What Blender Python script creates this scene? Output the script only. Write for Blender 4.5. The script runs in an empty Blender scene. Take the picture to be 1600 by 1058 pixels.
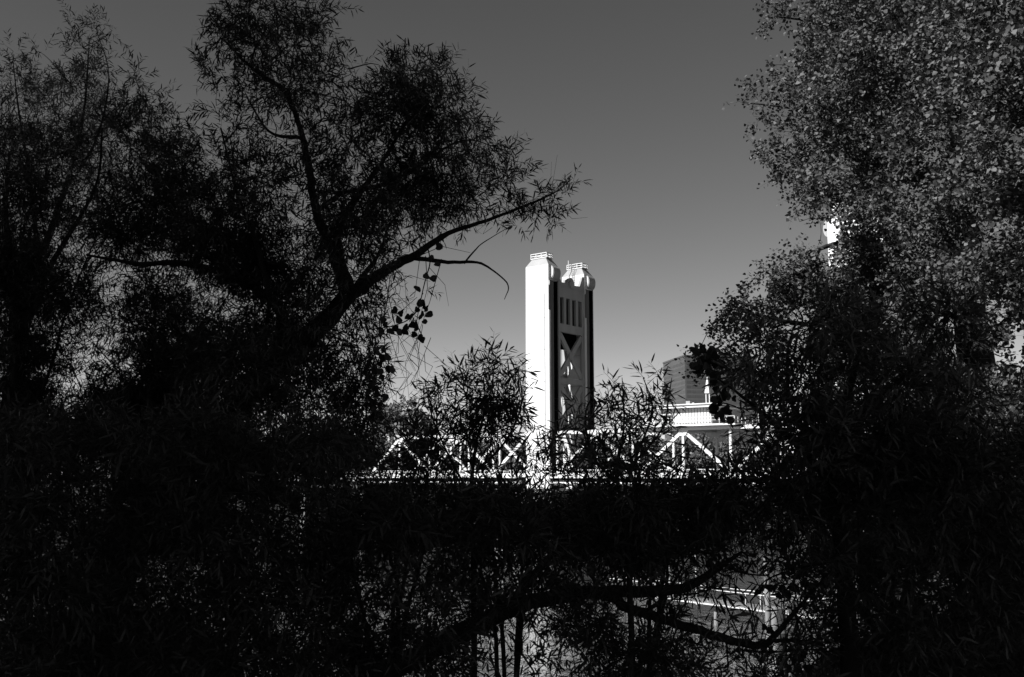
import bpy, math, random
import numpy as np
from mathutils import Vector

random.seed(7)
rng = np.random.default_rng(11)
S = bpy.context.scene
COL = S.collection
R = math.radians

# ---------------------------------------------------------------- camera
F = 1555.6            # focal length in photograph pixels (35 mm lens, 36 mm sensor, 1600 px)
HOR = 745.0
PITCH = math.atan((HOR - 529.0) / F)
CZ = 12.0
cam = bpy.data.cameras.new('camera')
cam.lens = 35.0; cam.sensor_width = 36.0; cam.clip_start = 0.1; cam.clip_end = 20000
co = bpy.data.objects.new('camera', cam); COL.objects.link(co)
co.location = (0, 0, CZ); co.rotation_euler = (math.pi / 2 + PITCH, 0, 0)
S.camera = co

# ---------------------------------------------------------------- sky, sun, exposure
SUN_AZ = R(-127.0)     # measured clockwise from +Y
SUN_EL = R(36.0)
SKY_STRENGTH = 0.055
SUN_STRENGTH = 5.0
w = bpy.data.worlds.new('World'); S.world = w; w.use_nodes = True
nt = w.node_tree; nt.nodes.clear()
out = nt.nodes.new('ShaderNodeOutputWorld'); bg = nt.nodes.new('ShaderNodeBackground')
sky = nt.nodes.new('ShaderNodeTexSky'); sky.sky_type = 'NISHITA'; sky.sun_disc = False
sky.sun_elevation = SUN_EL; sky.sun_rotation = SUN_AZ % (2 * math.pi)
sky.air_density = 1.0; sky.dust_density = 0.6; sky.ozone_density = 1.0; sky.altitude = 0
sep = nt.nodes.new('ShaderNodeSeparateColor')
# black-and-white film behind a red filter: red counts for more, blue is held back
m1 = nt.nodes.new('ShaderNodeMath'); m1.operation = 'MULTIPLY'; m1.inputs[1].default_value = 1.42
m2 = nt.nodes.new('ShaderNodeMath'); m2.operation = 'MULTIPLY_ADD'; m2.inputs[1].default_value = -0.30; m2.use_clamp = False
nt.links.new(sky.outputs[0], sep.inputs[0])
nt.links.new(sep.outputs[0], m1.inputs[0])
nt.links.new(sep.outputs[2], m2.inputs[0]); nt.links.new(m1.outputs[0], m2.inputs[2])
nt.links.new(m2.outputs[0], bg.inputs[0]); bg.inputs[1].default_value = SKY_STRENGTH
nt.links.new(bg.outputs[0], out.inputs[0])

sd = bpy.data.lights.new('sun', 'SUN'); sd.energy = SUN_STRENGTH; sd.angle = R(0.5); sd.color = (1, 1, 1)
so = bpy.data.objects.new('sun', sd); COL.objects.link(so)
SUNV = Vector((math.sin(SUN_AZ) * math.cos(SUN_EL), math.cos(SUN_AZ) * math.cos(SUN_EL), math.sin(SUN_EL)))
so.rotation_euler = SUNV.to_track_quat('Z', 'Y').to_euler()
so.location = SUNV * 60

S.view_settings.view_transform = 'Standard'
S.view_settings.look = 'None'
S.view_settings.exposure = 1.05
S.view_settings.gamma = 1.0
S.view_settings.use_curve_mapping = False
S.render.engine = 'CYCLES'
S.cycles.max_bounces = 6
S.cycles.transparent_max_bounces = 4

# ---------------------------------------------------------------- helpers
def P(px, py, d):
    """point seen at photograph pixel (px,py), d metres ahead of the camera"""
    x = (px - 800.0) / F; y = (529.0 - py) / F
    Y = math.cos(PITCH) - y * math.sin(PITCH); Z = math.sin(PITCH) + y * math.cos(PITCH)
    return np.array([x / Y * d, d, CZ + Z / Y * d])

def tag(o, label=None, cat=None, group=None, kind=None):
    if label: o['label'] = label
    if cat: o['category'] = cat
    if group: o['group'] = group
    if kind: o['kind'] = kind
    return o

def empty(name, loc=(0, 0, 0), rz=0.0):
    o = bpy.data.objects.new(name, None); COL.objects.link(o)
    o.location = loc; o.rotation_euler = (0, 0, rz); o.empty_display_size = 0.5
    return o

def np_mesh(name, V, faces_idx, sizes, mat, smooth=False):
    me = bpy.data.meshes.new(name)
    V = np.ascontiguousarray(V, dtype=np.float32)
    me.vertices.add(len(V)); me.vertices.foreach_set('co', V.ravel())
    me.loops.add(len(faces_idx)); me.loops.foreach_set('vertex_index', np.asarray(faces_idx, dtype=np.int32))
    sizes = np.asarray(sizes, dtype=np.int32)
    starts = np.concatenate([[0], np.cumsum(sizes)[:-1]]).astype(np.int32)
    me.polygons.add(len(sizes)); me.polygons.foreach_set('loop_start', starts)
    me.polygons.foreach_set('loop_total', sizes)
    if smooth: me.polygons.foreach_set('use_smooth', np.ones(len(sizes), dtype=bool))
    me.update(calc_edges=True)
    if mat: me.materials.append(mat)
    return me

def link(name, me, parent=None):
    o = bpy.data.objects.new(name, me); COL.objects.link(o)
    if parent is not None: o.parent = parent
    return o

def copy_tree(o, parent=None):
    c = o.copy(); COL.objects.link(c)
    if parent is not None: c.parent = parent
    for ch in list(o.children): copy_tree(ch, c)
    return c

class MB:
    def __init__(s): s.v = []; s.f = []
    def add(s, vs, fs):
        n = len(s.v); s.v += [tuple(v) for v in vs]; s.f += [tuple(i + n for i in f) for f in fs]; return s
    def box(s, x0, x1, y0, y1, z0, z1):
        return s.add([(x0,y0,z0),(x1,y0,z0),(x1,y1,z0),(x0,y1,z0),(x0,y0,z1),(x1,y0,z1),(x1,y1,z1),(x0,y1,z1)],
                     [(0,3,2,1),(4,5,6,7),(0,1,5,4),(1,2,6,5),(2,3,7,6),(3,0,4,7)])
    def frustum(s, a, b, z0, z1):
        (x0,x1,y0,y1) = a; (p0,p1,q0,q1) = b
        return s.add([(x0,y0,z0),(x1,y0,z0),(x1,y1,z0),(x0,y1,z0),(p0,q0,z1),(p1,q0,z1),(p1,q1,z1),(p0,q1,z1)],
                     [(0,3,2,1),(4,5,6,7),(0,1,5,4),(1,2,6,5),(2,3,7,6),(3,0,4,7)])
    def bar(s, a, b, wd, h, up=(0,0,1)):
        a = Vector(a); b = Vector(b); d = (b - a).normalized(); up = Vector(up)
        if abs(d.dot(up)) > .98: up = Vector((0, 1, 0))
        sd_ = d.cross(up).normalized() * wd / 2; u = sd_.cross(d).normalized() * h / 2
        vs = [a-sd_-u, a+sd_-u, a+sd_+u, a-sd_+u, b-sd_-u, b+sd_-u, b+sd_+u, b-sd_+u]
        return s.add(vs, [(0,1,2,3),(7,6,5,4),(0,4,5,1),(1,5,6,2),(2,6,7,3),(3,7,4,0)])
    def cyl(s, a, b, r0, r1=None, n=10):
        r1 = r0 if r1 is None else r1
        a = Vector(a); b = Vector(b); d = (b - a).normalized()
        t = Vector((1,0,0)) if abs(d.x) < .9 else Vector((0,1,0))
        e = d.cross(t).normalized(); g = d.cross(e)
        vs = []
        for i in range(n):
            c, q = math.cos(2*math.pi*i/n), math.sin(2*math.pi*i/n)
            vs.append(a + (e*c + g*q)*r0)
        for i in range(n):
            c, q = math.cos(2*math.pi*i/n), math.sin(2*math.pi*i/n)
            vs.append(b + (e*c + g*q)*r1)
        fs = [(i, (i+1)%n, n+(i+1)%n, n+i) for i in range(n)] + [tuple(range(n))[::-1], tuple(range(n, 2*n))]
        return s.add(vs, fs)
    def prism(s, pts, axis, a0, a1):
        """polygon pts in the plane across axis, swept from a0 to a1"""
        n = len(pts)
        def mk(p, a):
            if axis == 'x': return (a, p[0], p[1])
            if axis == 'y': return (p[0], a, p[1])
            return (p[0], p[1], a)
        vs = [mk(p, a0) for p in pts] + [mk(p, a1) for p in pts]
        fs = [tuple(range(n))[::-1], tuple(range(n, 2*n))] + [(i, (i+1)%n, n+(i+1)%n, n+i) for i in range(n)]
        return s.add(vs, fs)
    def build(s, name, mat, parent=None, bevel=0.0):
        me = bpy.data.meshes.new(name); me.from_pydata(s.v, [], s.f); me.update()
        import bmesh
        bm = bmesh.new(); bm.from_mesh(me); bmesh.ops.recalc_face_normals(bm, faces=bm.faces); bm.to_mesh(me); bm.free()
        if mat: me.materials.append(mat)
        o = link(name, me, parent)
        if bevel:
            m = o.modifiers.new('bevel', 'BEVEL'); m.width = bevel; m.segments = 1; m.limit_method = 'ANGLE'
        return o

# ---------------------------------------------------------------- materials (all grey: a black-and-white world)
def new_mat(name):
    m = bpy.data.materials.new(name); m.use_nodes = True
    return m, m.node_tree, m.node_tree.nodes['Principled BSDF']
def g(v): return (v, v, v, 1)

def mat_noise(name, lo, hi, scale=4.0, rough=0.6, spec=0.3, detail=6, bump=0.0, bscale=None, stretch=(1,1,1), coords='Object'):
    m, t, b = new_mat(name)
    tc = t.nodes.new('ShaderNodeTexCoord'); mp = t.nodes.new('ShaderNodeMapping'); mp.inputs['Scale'].default_value = stretch
    n = t.nodes.new('ShaderNodeTexNoise'); n.inputs['Scale'].default_value = scale; n.inputs['Detail'].default_value = detail
    cr = t.nodes.new('ShaderNodeValToRGB'); cr.color_ramp.elements[0].position = .3; cr.color_ramp.elements[1].position = .7
    cr.color_ramp.elements[0].color = g(lo); cr.color_ramp.elements[1].color = g(hi)
    t.links.new(tc.outputs[coords], mp.inputs[0]); t.links.new(mp.outputs[0], n.inputs['Vector'])
    t.links.new(n.outputs['Fac'], cr.inputs[0]); t.links.new(cr.outputs[0], b.inputs['Base Color'])
    b.inputs['Roughness'].default_value = rough; b.inputs['Specular IOR Level'].default_value = spec
    if bump:
        n2 = t.nodes.new('ShaderNodeTexNoise'); n2.inputs['Scale'].default_value = bscale or scale*3; n2.inputs['Detail'].default_value = 4
        bp = t.nodes.new('ShaderNodeBump'); bp.inputs['Strength'].default_value = 1.0; bp.inputs['Distance'].default_value = bump
        t.links.new(mp.outputs[0], n2.inputs['Vector']); t.links.new(n2.outputs['Fac'], bp.inputs['Height']); t.links.new(bp.outputs[0], b.inputs['Normal'])
    return m

def mat_leaf(name, lo, hi, rough=0.5, trans=0.3, spec=0.3):
    m, t, b = new_mat(name)
    ge = t.nodes.new('ShaderNodeNewGeometry'); cr = t.nodes.new('ShaderNodeValToRGB')
    cr.color_ramp.elements[0].color = g(lo); cr.color_ramp.elements[1].color = g(hi)
    t.links.new(ge.outputs['Random Per Island'], cr.inputs[0]); t.links.new(cr.outputs[0], b.inputs['Base Color'])
    b.inputs['Roughness'].default_value = rough; b.inputs['Specular IOR Level'].default_value = spec
    tr = t.nodes.new('ShaderNodeBsdfTranslucent'); mx = t.nodes.new('ShaderNodeMixShader'); mx.inputs[0].default_value = trans
    t.links.new(cr.outputs[0], tr.inputs[0])
    o = t.nodes['Material Output']
    t.links.new(b.outputs[0], mx.inputs[1]); t.links.new(tr.outputs[0], mx.inputs[2]); t.links.new(mx.outputs[0], o.inputs[0])
    return m

M_PAINT = mat_noise('bridge_paint', .42, .50, .35, .45, .4, 8, stretch=(1, 1, .25))
M_PAINT2 = mat_noise('bridge_paint_shade_grey', .19, .26, .5, .5, .3, 6, stretch=(1, 1, .3))  # tower web gets the same paint darkened; its shade is in the colour
M_SHADE_PLATE = mat_noise('shade_plate_paint', .06, .10, .8, .6, .2, 6, stretch=(1, 1, .3))  # dark colour carries the shade of the pylon faces towards the lift span
M_RECESS_SHADE = mat_noise('recess_shade', .004, .008, 1.0, 1.0, .0)  # near-black colour stands for shade in the grooves and behind the slots
M_STEEL = mat_noise('dark_steel', .05, .09, 1.0, .5, .4)
M_GLASS = mat_noise('dark_glass', .02, .035, 1.0, .15, .5)
M_CONC = mat_noise('pier_concrete', .12, .2, .8, .85, .2, bump=.02)
M_ASPH = mat_noise('asphalt', .04, .06, 3.0, .9, .2, bump=.005)
M_BLD = mat_noise('office_facade', .055, .07, .05, .35, .3)
M_BLDW = mat_noise('office_window', .035, .05, .08, .12, .5)
M_BARK = mat_noise('bark', .012, .035, 14.0, .9, .1, bump=.012, stretch=(1, 1, .3), bscale=30)
M_TWIG = mat_noise('twig_bark', .02, .04, 8.0, .8, .15)
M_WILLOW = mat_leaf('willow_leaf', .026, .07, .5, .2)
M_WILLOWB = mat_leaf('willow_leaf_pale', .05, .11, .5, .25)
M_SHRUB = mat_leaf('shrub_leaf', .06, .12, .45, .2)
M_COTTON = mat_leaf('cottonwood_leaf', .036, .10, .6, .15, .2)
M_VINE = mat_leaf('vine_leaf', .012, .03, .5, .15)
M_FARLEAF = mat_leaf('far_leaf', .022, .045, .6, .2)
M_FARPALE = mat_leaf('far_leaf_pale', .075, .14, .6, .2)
M_SOIL = mat_noise('bank_soil', .02, .045, .6, .95, .1, bump=.08, bscale=3, coords='Object')
M_WOOD = mat_noise('weathered_pile', .10, .20, 2.5, .8, .15, bump=.01, stretch=(1, 1, .15))
M_WOODD = mat_noise('tarred_pile', .012, .03, 2.5, .8, .15, bump=.01, stretch=(1, 1, .15))
M_DOCK = mat_noise('dock_boards', .12, .2, 2, .8, .2)
M_WHITE = mat_noise('white_rail_paint', .4, .5, 1, .4, .4)

mw, t, b = new_mat('river_water')
b.inputs['Base Color'].default_value = g(.035); b.inputs['Roughness'].default_value = .06; b.inputs['IOR'].default_value = 1.33
tc = t.nodes.new('ShaderNodeTexCoord'); n1 = t.nodes.new('ShaderNodeTexNoise'); n1.inputs['Scale'].default_value = .9; n1.inputs['Detail'].default_value = 5
mp = t.nodes.new('ShaderNodeMapping'); mp.inputs['Scale'].default_value = (1, .6, 1); mp.inputs['Rotation'].default_value = (0, 0, .5)
bp = t.nodes.new('ShaderNodeBump'); bp.inputs['Distance'].default_value = .12; bp.inputs['Strength'].default_value = .6
t.links.new(tc.outputs['Object'], mp.inputs[0]); t.links.new(mp.outputs[0], n1.inputs['Vector'])
t.links.new(n1.outputs['Fac'], bp.inputs['Height']); t.links.new(bp.outputs[0], b.inputs['Normal'])

# ---------------------------------------------------------------- terrain and water
UX, UY = 0.7915, -0.6112            # along the bridge, towards the near bank
VX, VY = 0.6112, 0.7915             # across the bridge, away from the camera
BO = (2.4, 171.0)
BRZ = math.atan2(UY, UX)
def Ucoord(x, y): return (x - BO[0]) * UX + (y - BO[1]) * UY
def sm(a, b_, x):
    t_ = np.clip((x - a) / (b_ - a), 0, 1); return t_ * t_ * (3 - 2 * t_)
def ground_z(x, y):
    U = Ucoord(x, y) + 90 * (1 - sm(3, 17, y)) * sm(-110, -70, x) * (1 - sm(-9, -1, x))
    far = 1 - (1 - sm(52, 78, -U)) * (1 - sm(232, 258, y))
    near = sm(86, 100, U)
    z = -3 + 13.4 * near + 11.5 * far * (1 - near)
    z = z + .25 * np.sin(x * .9 + 1.3) * np.cos(y * .7) * sm(-1, 2, z)
    return z
k = np.linspace(-1, 1, 261)
ax = np.sinh(k * 7.2) / math.sinh(7.2) * 6000
gx, gy = np.meshgrid(ax + 5, ax + 20, indexing='ij')
gz = ground_z(gx, gy)
V = np.stack([gx.ravel(), gy.ravel(), gz.ravel()], 1)
n = len(ax); I, J = np.meshgrid(np.arange(n-1), np.arange(n-1), indexing='ij')
q = np.stack([I*n+J, (I+1)*n+J, (I+1)*n+J+1, I*n+J+1], -1).reshape(-1, 4)
tag(link('ground', np_mesh('ground', V, q.ravel(), np.full(len(q), 4), M_SOIL, True)), kind='structure')
wb = MB(); wb.add([(-6000,-6000,0),(6000,-6000,0),(6000,6000,0),(-6000,6000,0)], [(0,1,2,3)])
tag(wb.build('river', mw), kind='structure')

# ================================================================ BRIDGE (local x = along road, y = away, z = above deck level)
def bridge_empty(name, u):
    return empty(name, (BO[0] + UX*u, BO[1] + UY*u, CZ), BRZ)
SHO = 36.3; TOP = 37.65
def make_tower():
    T = bridge_empty('bridge_tower', 0)
    T.name = 'bridge_tower'
    W, LV, WV = 4.85, 2.9, 14.0
    webs = []
    def pylon(v0, flip):
        py = MB()
        G0, G1 = v0 + 1.5, v0 + 2.72          # cable groove
        a, c = v0, v0 + LV
        # body round the groove, groove opens towards the lift span
        py.box(0, W, a, G0, -2.2, SHO)
        py.box(0, W, G1, c, -2.2, SHO)
        py.box(0, W - 2.4, G0 + .002, G1 - .002, -2.2, SHO)
        py.box(W - 2.4, W - .01, G0 + .002, G1 - .002, SHO - 2.6, SHO)
        o = py.build('pylon', M_PAINT, T)
        # proud pilaster sheets below the neck
        for (x0, x1, y0, y1) in ((.35, W - .75, v0 - .14, v0 - .002), (.35, W - .75, c + .002, c + .14)):
            MB().box(x0, x1, y0, y1, -2.1, SHO - 5.0).build('pilaster', M_PAINT, o, .03)
        MB().box(W + .002, W + .18, v0 - .05, v0 + .45, -2.1, SHO - 8.0).build('corner_plate', M_PAINT, o, .02)
        # plate joints
        for z in (5, 10.5, 16, 21.5, 27):
            MB().box(.33, W - .73, v0 - .165, v0 - .142, z, z + .07).build('plate_joint', M_PAINT2, o)
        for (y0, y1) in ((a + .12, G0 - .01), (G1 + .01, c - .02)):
            MB().box(W + .001, W + .05, y0, y1, -2.1, SHO - 2.7 if y0 < G0 else SHO - .1).build('shade_plate', M_SHADE_PLATE, o)  # added sheet, shade of this face put into its colour
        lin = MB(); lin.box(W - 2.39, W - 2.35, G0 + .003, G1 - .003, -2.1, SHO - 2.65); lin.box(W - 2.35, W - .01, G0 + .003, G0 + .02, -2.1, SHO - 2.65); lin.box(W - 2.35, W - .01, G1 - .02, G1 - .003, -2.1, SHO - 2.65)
        lin.build('recess_shade', M_RECESS_SHADE, o)  # black sheets painting the shade inside the groove
        # roof
        rf = MB().frustum((0, W, a, c), (.95, W - .95, a + .62, c - .62), SHO + .003, TOP)
        r_ = rf.build('roof', M_PAINT2, T)
        MB().box(.7, W - .7, a + .5, c - .5, TOP + .002, TOP + .16).build('platform', M_PAINT, r_)
        # railing round the platform
        rl = MB(); x0, x1, y0, y1 = .75, W - .75, a + .55, c - .55
        for z in (TOP + .5, TOP + .9):
            for p, q_ in (((x0,y0),(x1,y0)),((x1,y0),(x1,y1)),((x1,y1),(x0,y1)),((x0,y1),(x0,y0))):
                rl.bar((*p, z), (*q_, z), .10, .12)
        for i in range(4):
            f_ = i / 3
            for y in (y0, y1): rl.box(x0+(x1-x0)*f_-.05, x0+(x1-x0)*f_+.05, y-.05, y+.05, TOP+.16, TOP+.93)
            for x in (x0, x1): rl.box(x-.05, x+.05, y0+(y1-y0)*f_-.05, y0+(y1-y0)*f_+.05, TOP+.16, TOP+.93)
        rl.build('platform_railing', M_PAINT, T)
        # sheave hood: a half drum standing proud of the face that looks to the lift span
        zc, rz_, ru = SHO - 1.3, 1.2, .62
        pts = [(W + .002, zc + rz_)] + [(W + .002 + ru * math.sin(t_), zc + rz_ * math.cos(t_)) for t_ in np.linspace(.15, math.pi - .15, 12)] + [(W + .002, zc - rz_)]
        hd = MB().prism(pts, 'y', v0 + .8, v0 + 2.85).build('sheave_hood', M_PAINT2, T)
        pts = [(W + .002, zc + 1.05)] + [(W + .002 + .5 * math.sin(t_), zc + 1.05 * math.cos(t_)) for t_ in np.linspace(.1, math.pi - .1, 12)] + [(W + .002, zc - 1.05)]
        MB().prism(pts, 'y', v0 + .68, v0 + .798).build('hood_plate', M_PAINT, hd)
        cy = [(W + .16*math.cos(a_), SHO - 3.2 + .5*math.sin(a_)) for a_ in np.linspace(-math.pi/2, math.pi/2, 8)]
        MB().prism(cy, 'y', v0 + .1, v0 + .3).build('floodlight', M_PAINT, T)
        for cx in (-.25, .0, .25):
            MB().cyl((W - .9, (G0+G1)/2 + cx, 8), (W - .9, (G0+G1)/2 + cx, SHO - 2.65), .05, n=6).build('cable', M_STEEL, T)
        return o
    pylon(0, 0); pylon(WV - LV, 0)
    a, c = LV + .003, WV - LV - .003
    for (x0, x1) in ((W - .56, W - .06), (.55, 1.05)):
        front = x0 > 2
        web = MB()
        # crest profile over the top band
        mid = (a + c) / 2
        pts = [(a, 31.9), (c, 31.9), (c, 36.7), (c - .5, 36.6), (c - .8, 35.8), (c - 1.1, 35.2), (c - 1.35, 34.7), (mid + 1.1, 34.6), (mid + .95, 35.3), (mid + .5, 35.75), (mid, 35.9),
               (mid - .5, 35.75), (mid - .95, 35.3), (mid - 1.1, 34.7), (a + 1.2, 34.6), (a + .8, 35.1), (a, 35.4)]
        webs.append(web.prism(pts, 'x', x0, x1).build('top_panel', M_PAINT2, T))
        webs.append(MB().box(x0 - .06, x1 + .06, a, c, 33.8, 34.05).build('cornice', M_PAINT2, T))
        webs.append(MB().cyl((x0 - .25, mid, 34.6), (x1 + .25, mid, 34.6), .7, n=20).build('crest_boss', M_PAINT2, T))
        webs.append(MB().box(x0, x1, a, c, 25.6, 27.1).build('middle_panel', M_PAINT2, T))
        nw = 4; tw = c - a; slot = 1.18; pier_ = (tw - nw * slot) / (nw + 1)
        for i in range(nw + 1):
            y0 = a + i * (pier_ + slot)
            webs.append(MB().box(x0 + .01, x1 - .01, y0, y0 + pier_, 27.102, 31.898).build('mullion', M_PAINT2, T))
        for y0 in (a, c - .75):
            webs.append(MB().box(x0, x1, y0, y0 + .75, 8.6, 25.598).build('column', M_PAINT2, T))
        for z0, z1 in ((16.4, 17.4), (7.6, 8.598)):
            webs.append(MB().box(x0 + .02, x1 - .02, a if z0 < 8 else a + .752, c if z0 < 8 else c - .752, z0, z1).build('cross_strut', M_PAINT2, T))
        for z0, z1 in ((8.6, 16.4), (17.4, 25.6)):
            ya, yc = a + .75, c - .75
            xm = (x0 + x1) / 2
            webs.append(MB().bar((xm - .004, ya, z0 + .35), (xm - .004, yc, z1 - .35), .95, .40, up=(1, 0, 0)).build('brace', M_PAINT2, T))
            webs.append(MB().bar((xm + .004, ya, z1 - .35), (xm + .004, yc, z0 + .35), .95, .40, up=(1, 0, 0)).build('brace', M_PAINT2, T))
            webs.append(MB().cyl((xm - .3, (ya+yc)/2, (z0+z1)/2), (xm + .3, (ya+yc)/2, (z0+z1)/2), .8, n=8).build('gusset', M_PAINT2, T))
    for o in webs: o.scale.z = .975
    # side bracing box, ladder and counterweight inside
    MB().box(1.3, 3.2, LV + .05, WV - LV - .05, 22.6, 33.4).build('counterweight', M_RECESS_SHADE, T)  # coloured near-black so the tower slots look deep in shade
    for y in (LV + 4.4, LV + 6.0):
        MB().cyl((1.3, y, 8), (1.3, y, 18), .12, n=8).build('guide_post', M_PAINT, T)
    ld = MB()
    for y in (WV - LV + .9, WV - LV + 1.5): ld.bar((-.35 + W, y, 30), (-.35 + W, y, 30.2), .05, .05)
    # concrete pier
    pr = MB().prism([(-1.6, -1.5), (-.4, -3.2), (W + .4, -3.2), (W + 1.6, -1.5), (W + 1.6, WV + 1.5), (W + .4, WV + 3.2), (-.4, WV + 3.2), (-1.6, WV + 1.5)], 'z', -15.2, -2.4)
    pr.build('pier', M_CONC, T, .08)
    return T
tw1 = make_tower()
tag(tw1, 'complete sunlit white bridge tower standing clear against the sky in the centre', 'bridge tower', 'towers of the lift bridge')
tw2 = copy_tree(tw1)
tw2.location = (BO[0] + UX*58.5 + VX*14.0, BO[1] + UY*58.5 + VY*14.0, CZ)
tw2.rotation_euler = (0, 0, BRZ + math.pi)
tw2['label'] = 'nearer white bridge tower hidden behind the cottonwood, one sunlit corner showing'

# whip antenna and ladder on the far pylon of the visible tower
an = empty('roof_antenna', (0, 0, 0)); an.location = (tw1.location.x, tw1.location.y, CZ); an.rotation_euler = (0, 0, BRZ)
MB().cyl((1.6, 10.9, 34.7), (1.6, 10.9, 39.2), .07, n=6).build('mast', M_WHITE, an)
MB().box(2.4, 3.1, 11.8, 12.4, TOP + .165, TOP + 1.1).build('equipment_box', M_STEEL, an)
ld = MB()
for x in (2.3, 2.8): ld.bar((x, 10.98, 33), (x, 10.98, 37.9), .04, .04, up=(0,1,0))
for i in range(16): ld.bar((2.3, 10.98, 33.2 + i*.32), (2.8, 10.98, 33.2 + i*.32), .05, .05)
ld.build('ladder', M_STEEL, an)
tag(an, 'thin whip antenna with ladder and dark equipment box on the rear pylon', 'antenna')

TZ0, TZ1 = .25, 7.35
def truss(name, u0, u1, panels, label, cat, group=None, left_slope=False, right_slope=False, house=False):
    T = bridge_empty(name, 0)
    L = (u1 - u0) / panels
    us = [u0 + L * i for i in range(panels + 1)]
    for v in (1.3, 12.7):
        t0 = us[1] if left_slope else us[0]; t1 = us[-2] if right_slope else us[-1]
        MB().box(t0 - .2, t1 + .2, v - .28, v + .28, TZ1 - .28, TZ1 + .28).build('top_chord', M_PAINT, T)
        MB().box(us[0], us[-1], v - .28, v + .28, TZ0 - .3, TZ0 + .3).build('bottom_chord', M_PAINT, T)
        for i, u in enumerate(us):
            if (i == 0 and left_slope) or (i == panels and right_slope): continue
            MB().box(u - .19, u + .19, v - .2, v + .2, TZ0 + .302, TZ1 - .282).build('post', M_PAINT, T)
        for i in range(panels):
            if (i == 0 and left_slope): p, q_ = (us[0], v, TZ0 + .3), (us[1], v, TZ1)
            elif (i == panels - 1 and right_slope): p, q_ = (us[-1], v, TZ0 + .3), (us[-2], v, TZ1)
            elif i % 2 == 0: p, q_ = (us[i], v, TZ0 + .35), (us[i+1], v, TZ1 - .3)
            else: p, q_ = (us[i], v, TZ1 - .3), (us[i+1], v, TZ0 + .35)
            MB().bar(p, q_, .34, .5, up=(0, 0, 1)).build('diagonal', M_PAINT, T)
        for i, u in enumerate(us[1:-1]):
            if i % 2 == 0: MB().prism([(u-1.0, TZ1-.27), (u+1.0, TZ1-.27), (u+.5, TZ1-1.1), (u-.5, TZ1-1.1)], 'y', v - .31, v - .285).build('gusset', M_PAINT, T)
            else: MB().prism([(u-1.0, TZ0+.29), (u+1.0, TZ0+.29), (u+.5, TZ0+1.0), (u-.5, TZ0+1.0)], 'y', v - .31, v - .285).build('gusset', M_PAINT, T)
    for i, u in enumerate(us):
        if (i == 0 and left_slope) or (i == panels and right_slope): continue
        MB().box(u - .15, u + .15, 1.582, 12.418, TZ1 - .2, TZ1 + .2).build('top_strut', M_PAINT, T)
        MB().box(u - .2, u + .2, -1.0, 14.95, -1.55, -.63).build('floor_beam', M_STEEL, T)
    for i in range(panels):
        if (i == 0 and left_slope) or (i == panels-1 and right_slope): continue
        MB().bar((us[i] + .2, 1.7, TZ1 - .02), (us[i+1] - .2, 12.3, TZ1 - .02), .2, .2).build('lateral_brace', M_PAINT, T)
    MB().box(u0, u1, 1.7, 12.3, -.6, -.12).build('roadway', M_ASPH, T)
    for y0, y1 in ((-1.2, 1.0), (13.0, 15.2)):
        MB().box(u0, u1, y0, y1, -.2, -.05).build('sidewalk', M_CONC, T)
    for y in (-1.3, 15.2):
        MB().box(u0, u1, y, y + .095, -.22, .02).build('fascia', M_PAINT, T)
        MB().box(u0, u1, y + .02, y + .25, -1.12, -.85).build('lower_girder', M_PAINT, T)
        yw = y + .95 if y < 5 else y - .95
        MB().box(u0, u1, yw, yw + .1, -1.5, -.62).build('girder_web', M_STEEL, T)
        rl = MB()
        for z in (.5, 1.05): rl.box(u0 + .05, u1 - .05, y + .02, y + .1, z, z + .09)
        nn = int((u1 - u0) / .6)
        for i in range(nn + 1):
            u = u0 + .1 + (u1 - u0 - .2) * i / nn
            wv = .05 if i % 4 == 0 else .02
            rl.box(u - wv, u + wv, y + .03, y + .09, .02, 1.05)
        rl.build('railing', M_PAINT, T)
    tag(T, label, cat, group)
    return T
lift = truss('lift_span', 5.7, 53.0, 6, 'long white lift span truss between the towers with a machine house on top', 'bridge span')
fx1 = truss('fixed_span', -38.6, -.45, 5, 'white fixed truss span left of the central tower, seen through willow leaves', 'bridge span', 'fixed truss spans', left_slope=True)
fx2 = truss('fixed_span', 59.2, 93.0, 5, 'white fixed truss span hidden behind the dark trees on the right', 'bridge span', 'fixed truss spans', right_slope=True)
# low approach viaduct at the far left
ap = bridge_empty('approach_viaduct', 0)
MB().box(-120, -39.0, -.6, 14.6, -.6, -.12).build('roadway', M_ASPH, ap)
for y in (-1.3, 15.2):
    MB().box(-120, -39.0, y, y + .1, -.9, .1).build('parapet', M_PAINT2, ap)
    r = MB()
    for i in range(39):
        u = -119 + i * 2.05; r.box(u, u + .18, y + .1, y + .25, .1, 1.0)
    r.box(-120, -39.0, y + .1, y + .25, .9, 1.05); r.build('railing', M_PAINT, ap)
    MB().box(-120, -39.0, y + .9, y + 1.4, -2.2, -.92).build('girder', M_STEEL, ap)
for u in (-40.5, -58, -78, -100):
    MB().box(u - .7, u + .7, .8, 13.2, -16, -2.21).build('pier', M_CONC, ap, .06)
tag(ap, 'low dark approach viaduct with pale railing left of the truss', 'viaduct')
# pier cap with small lit block under left truss
for u, lb in ((-6.0, 'small sunlit concrete fender block below the deck left of the tower'),):
    fb = bridge_empty('fender_block', u)
    MB().box(0, 1.7, -2.2, -.9, -3.2, -1.9).build('block', M_PAINT, fb, .05)
    MB().box(.2, 1.5, -2.0, -1.1, -16, -3.202).build('post', M_CONC, fb)
    tag(fb, lb, 'fender')
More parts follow.
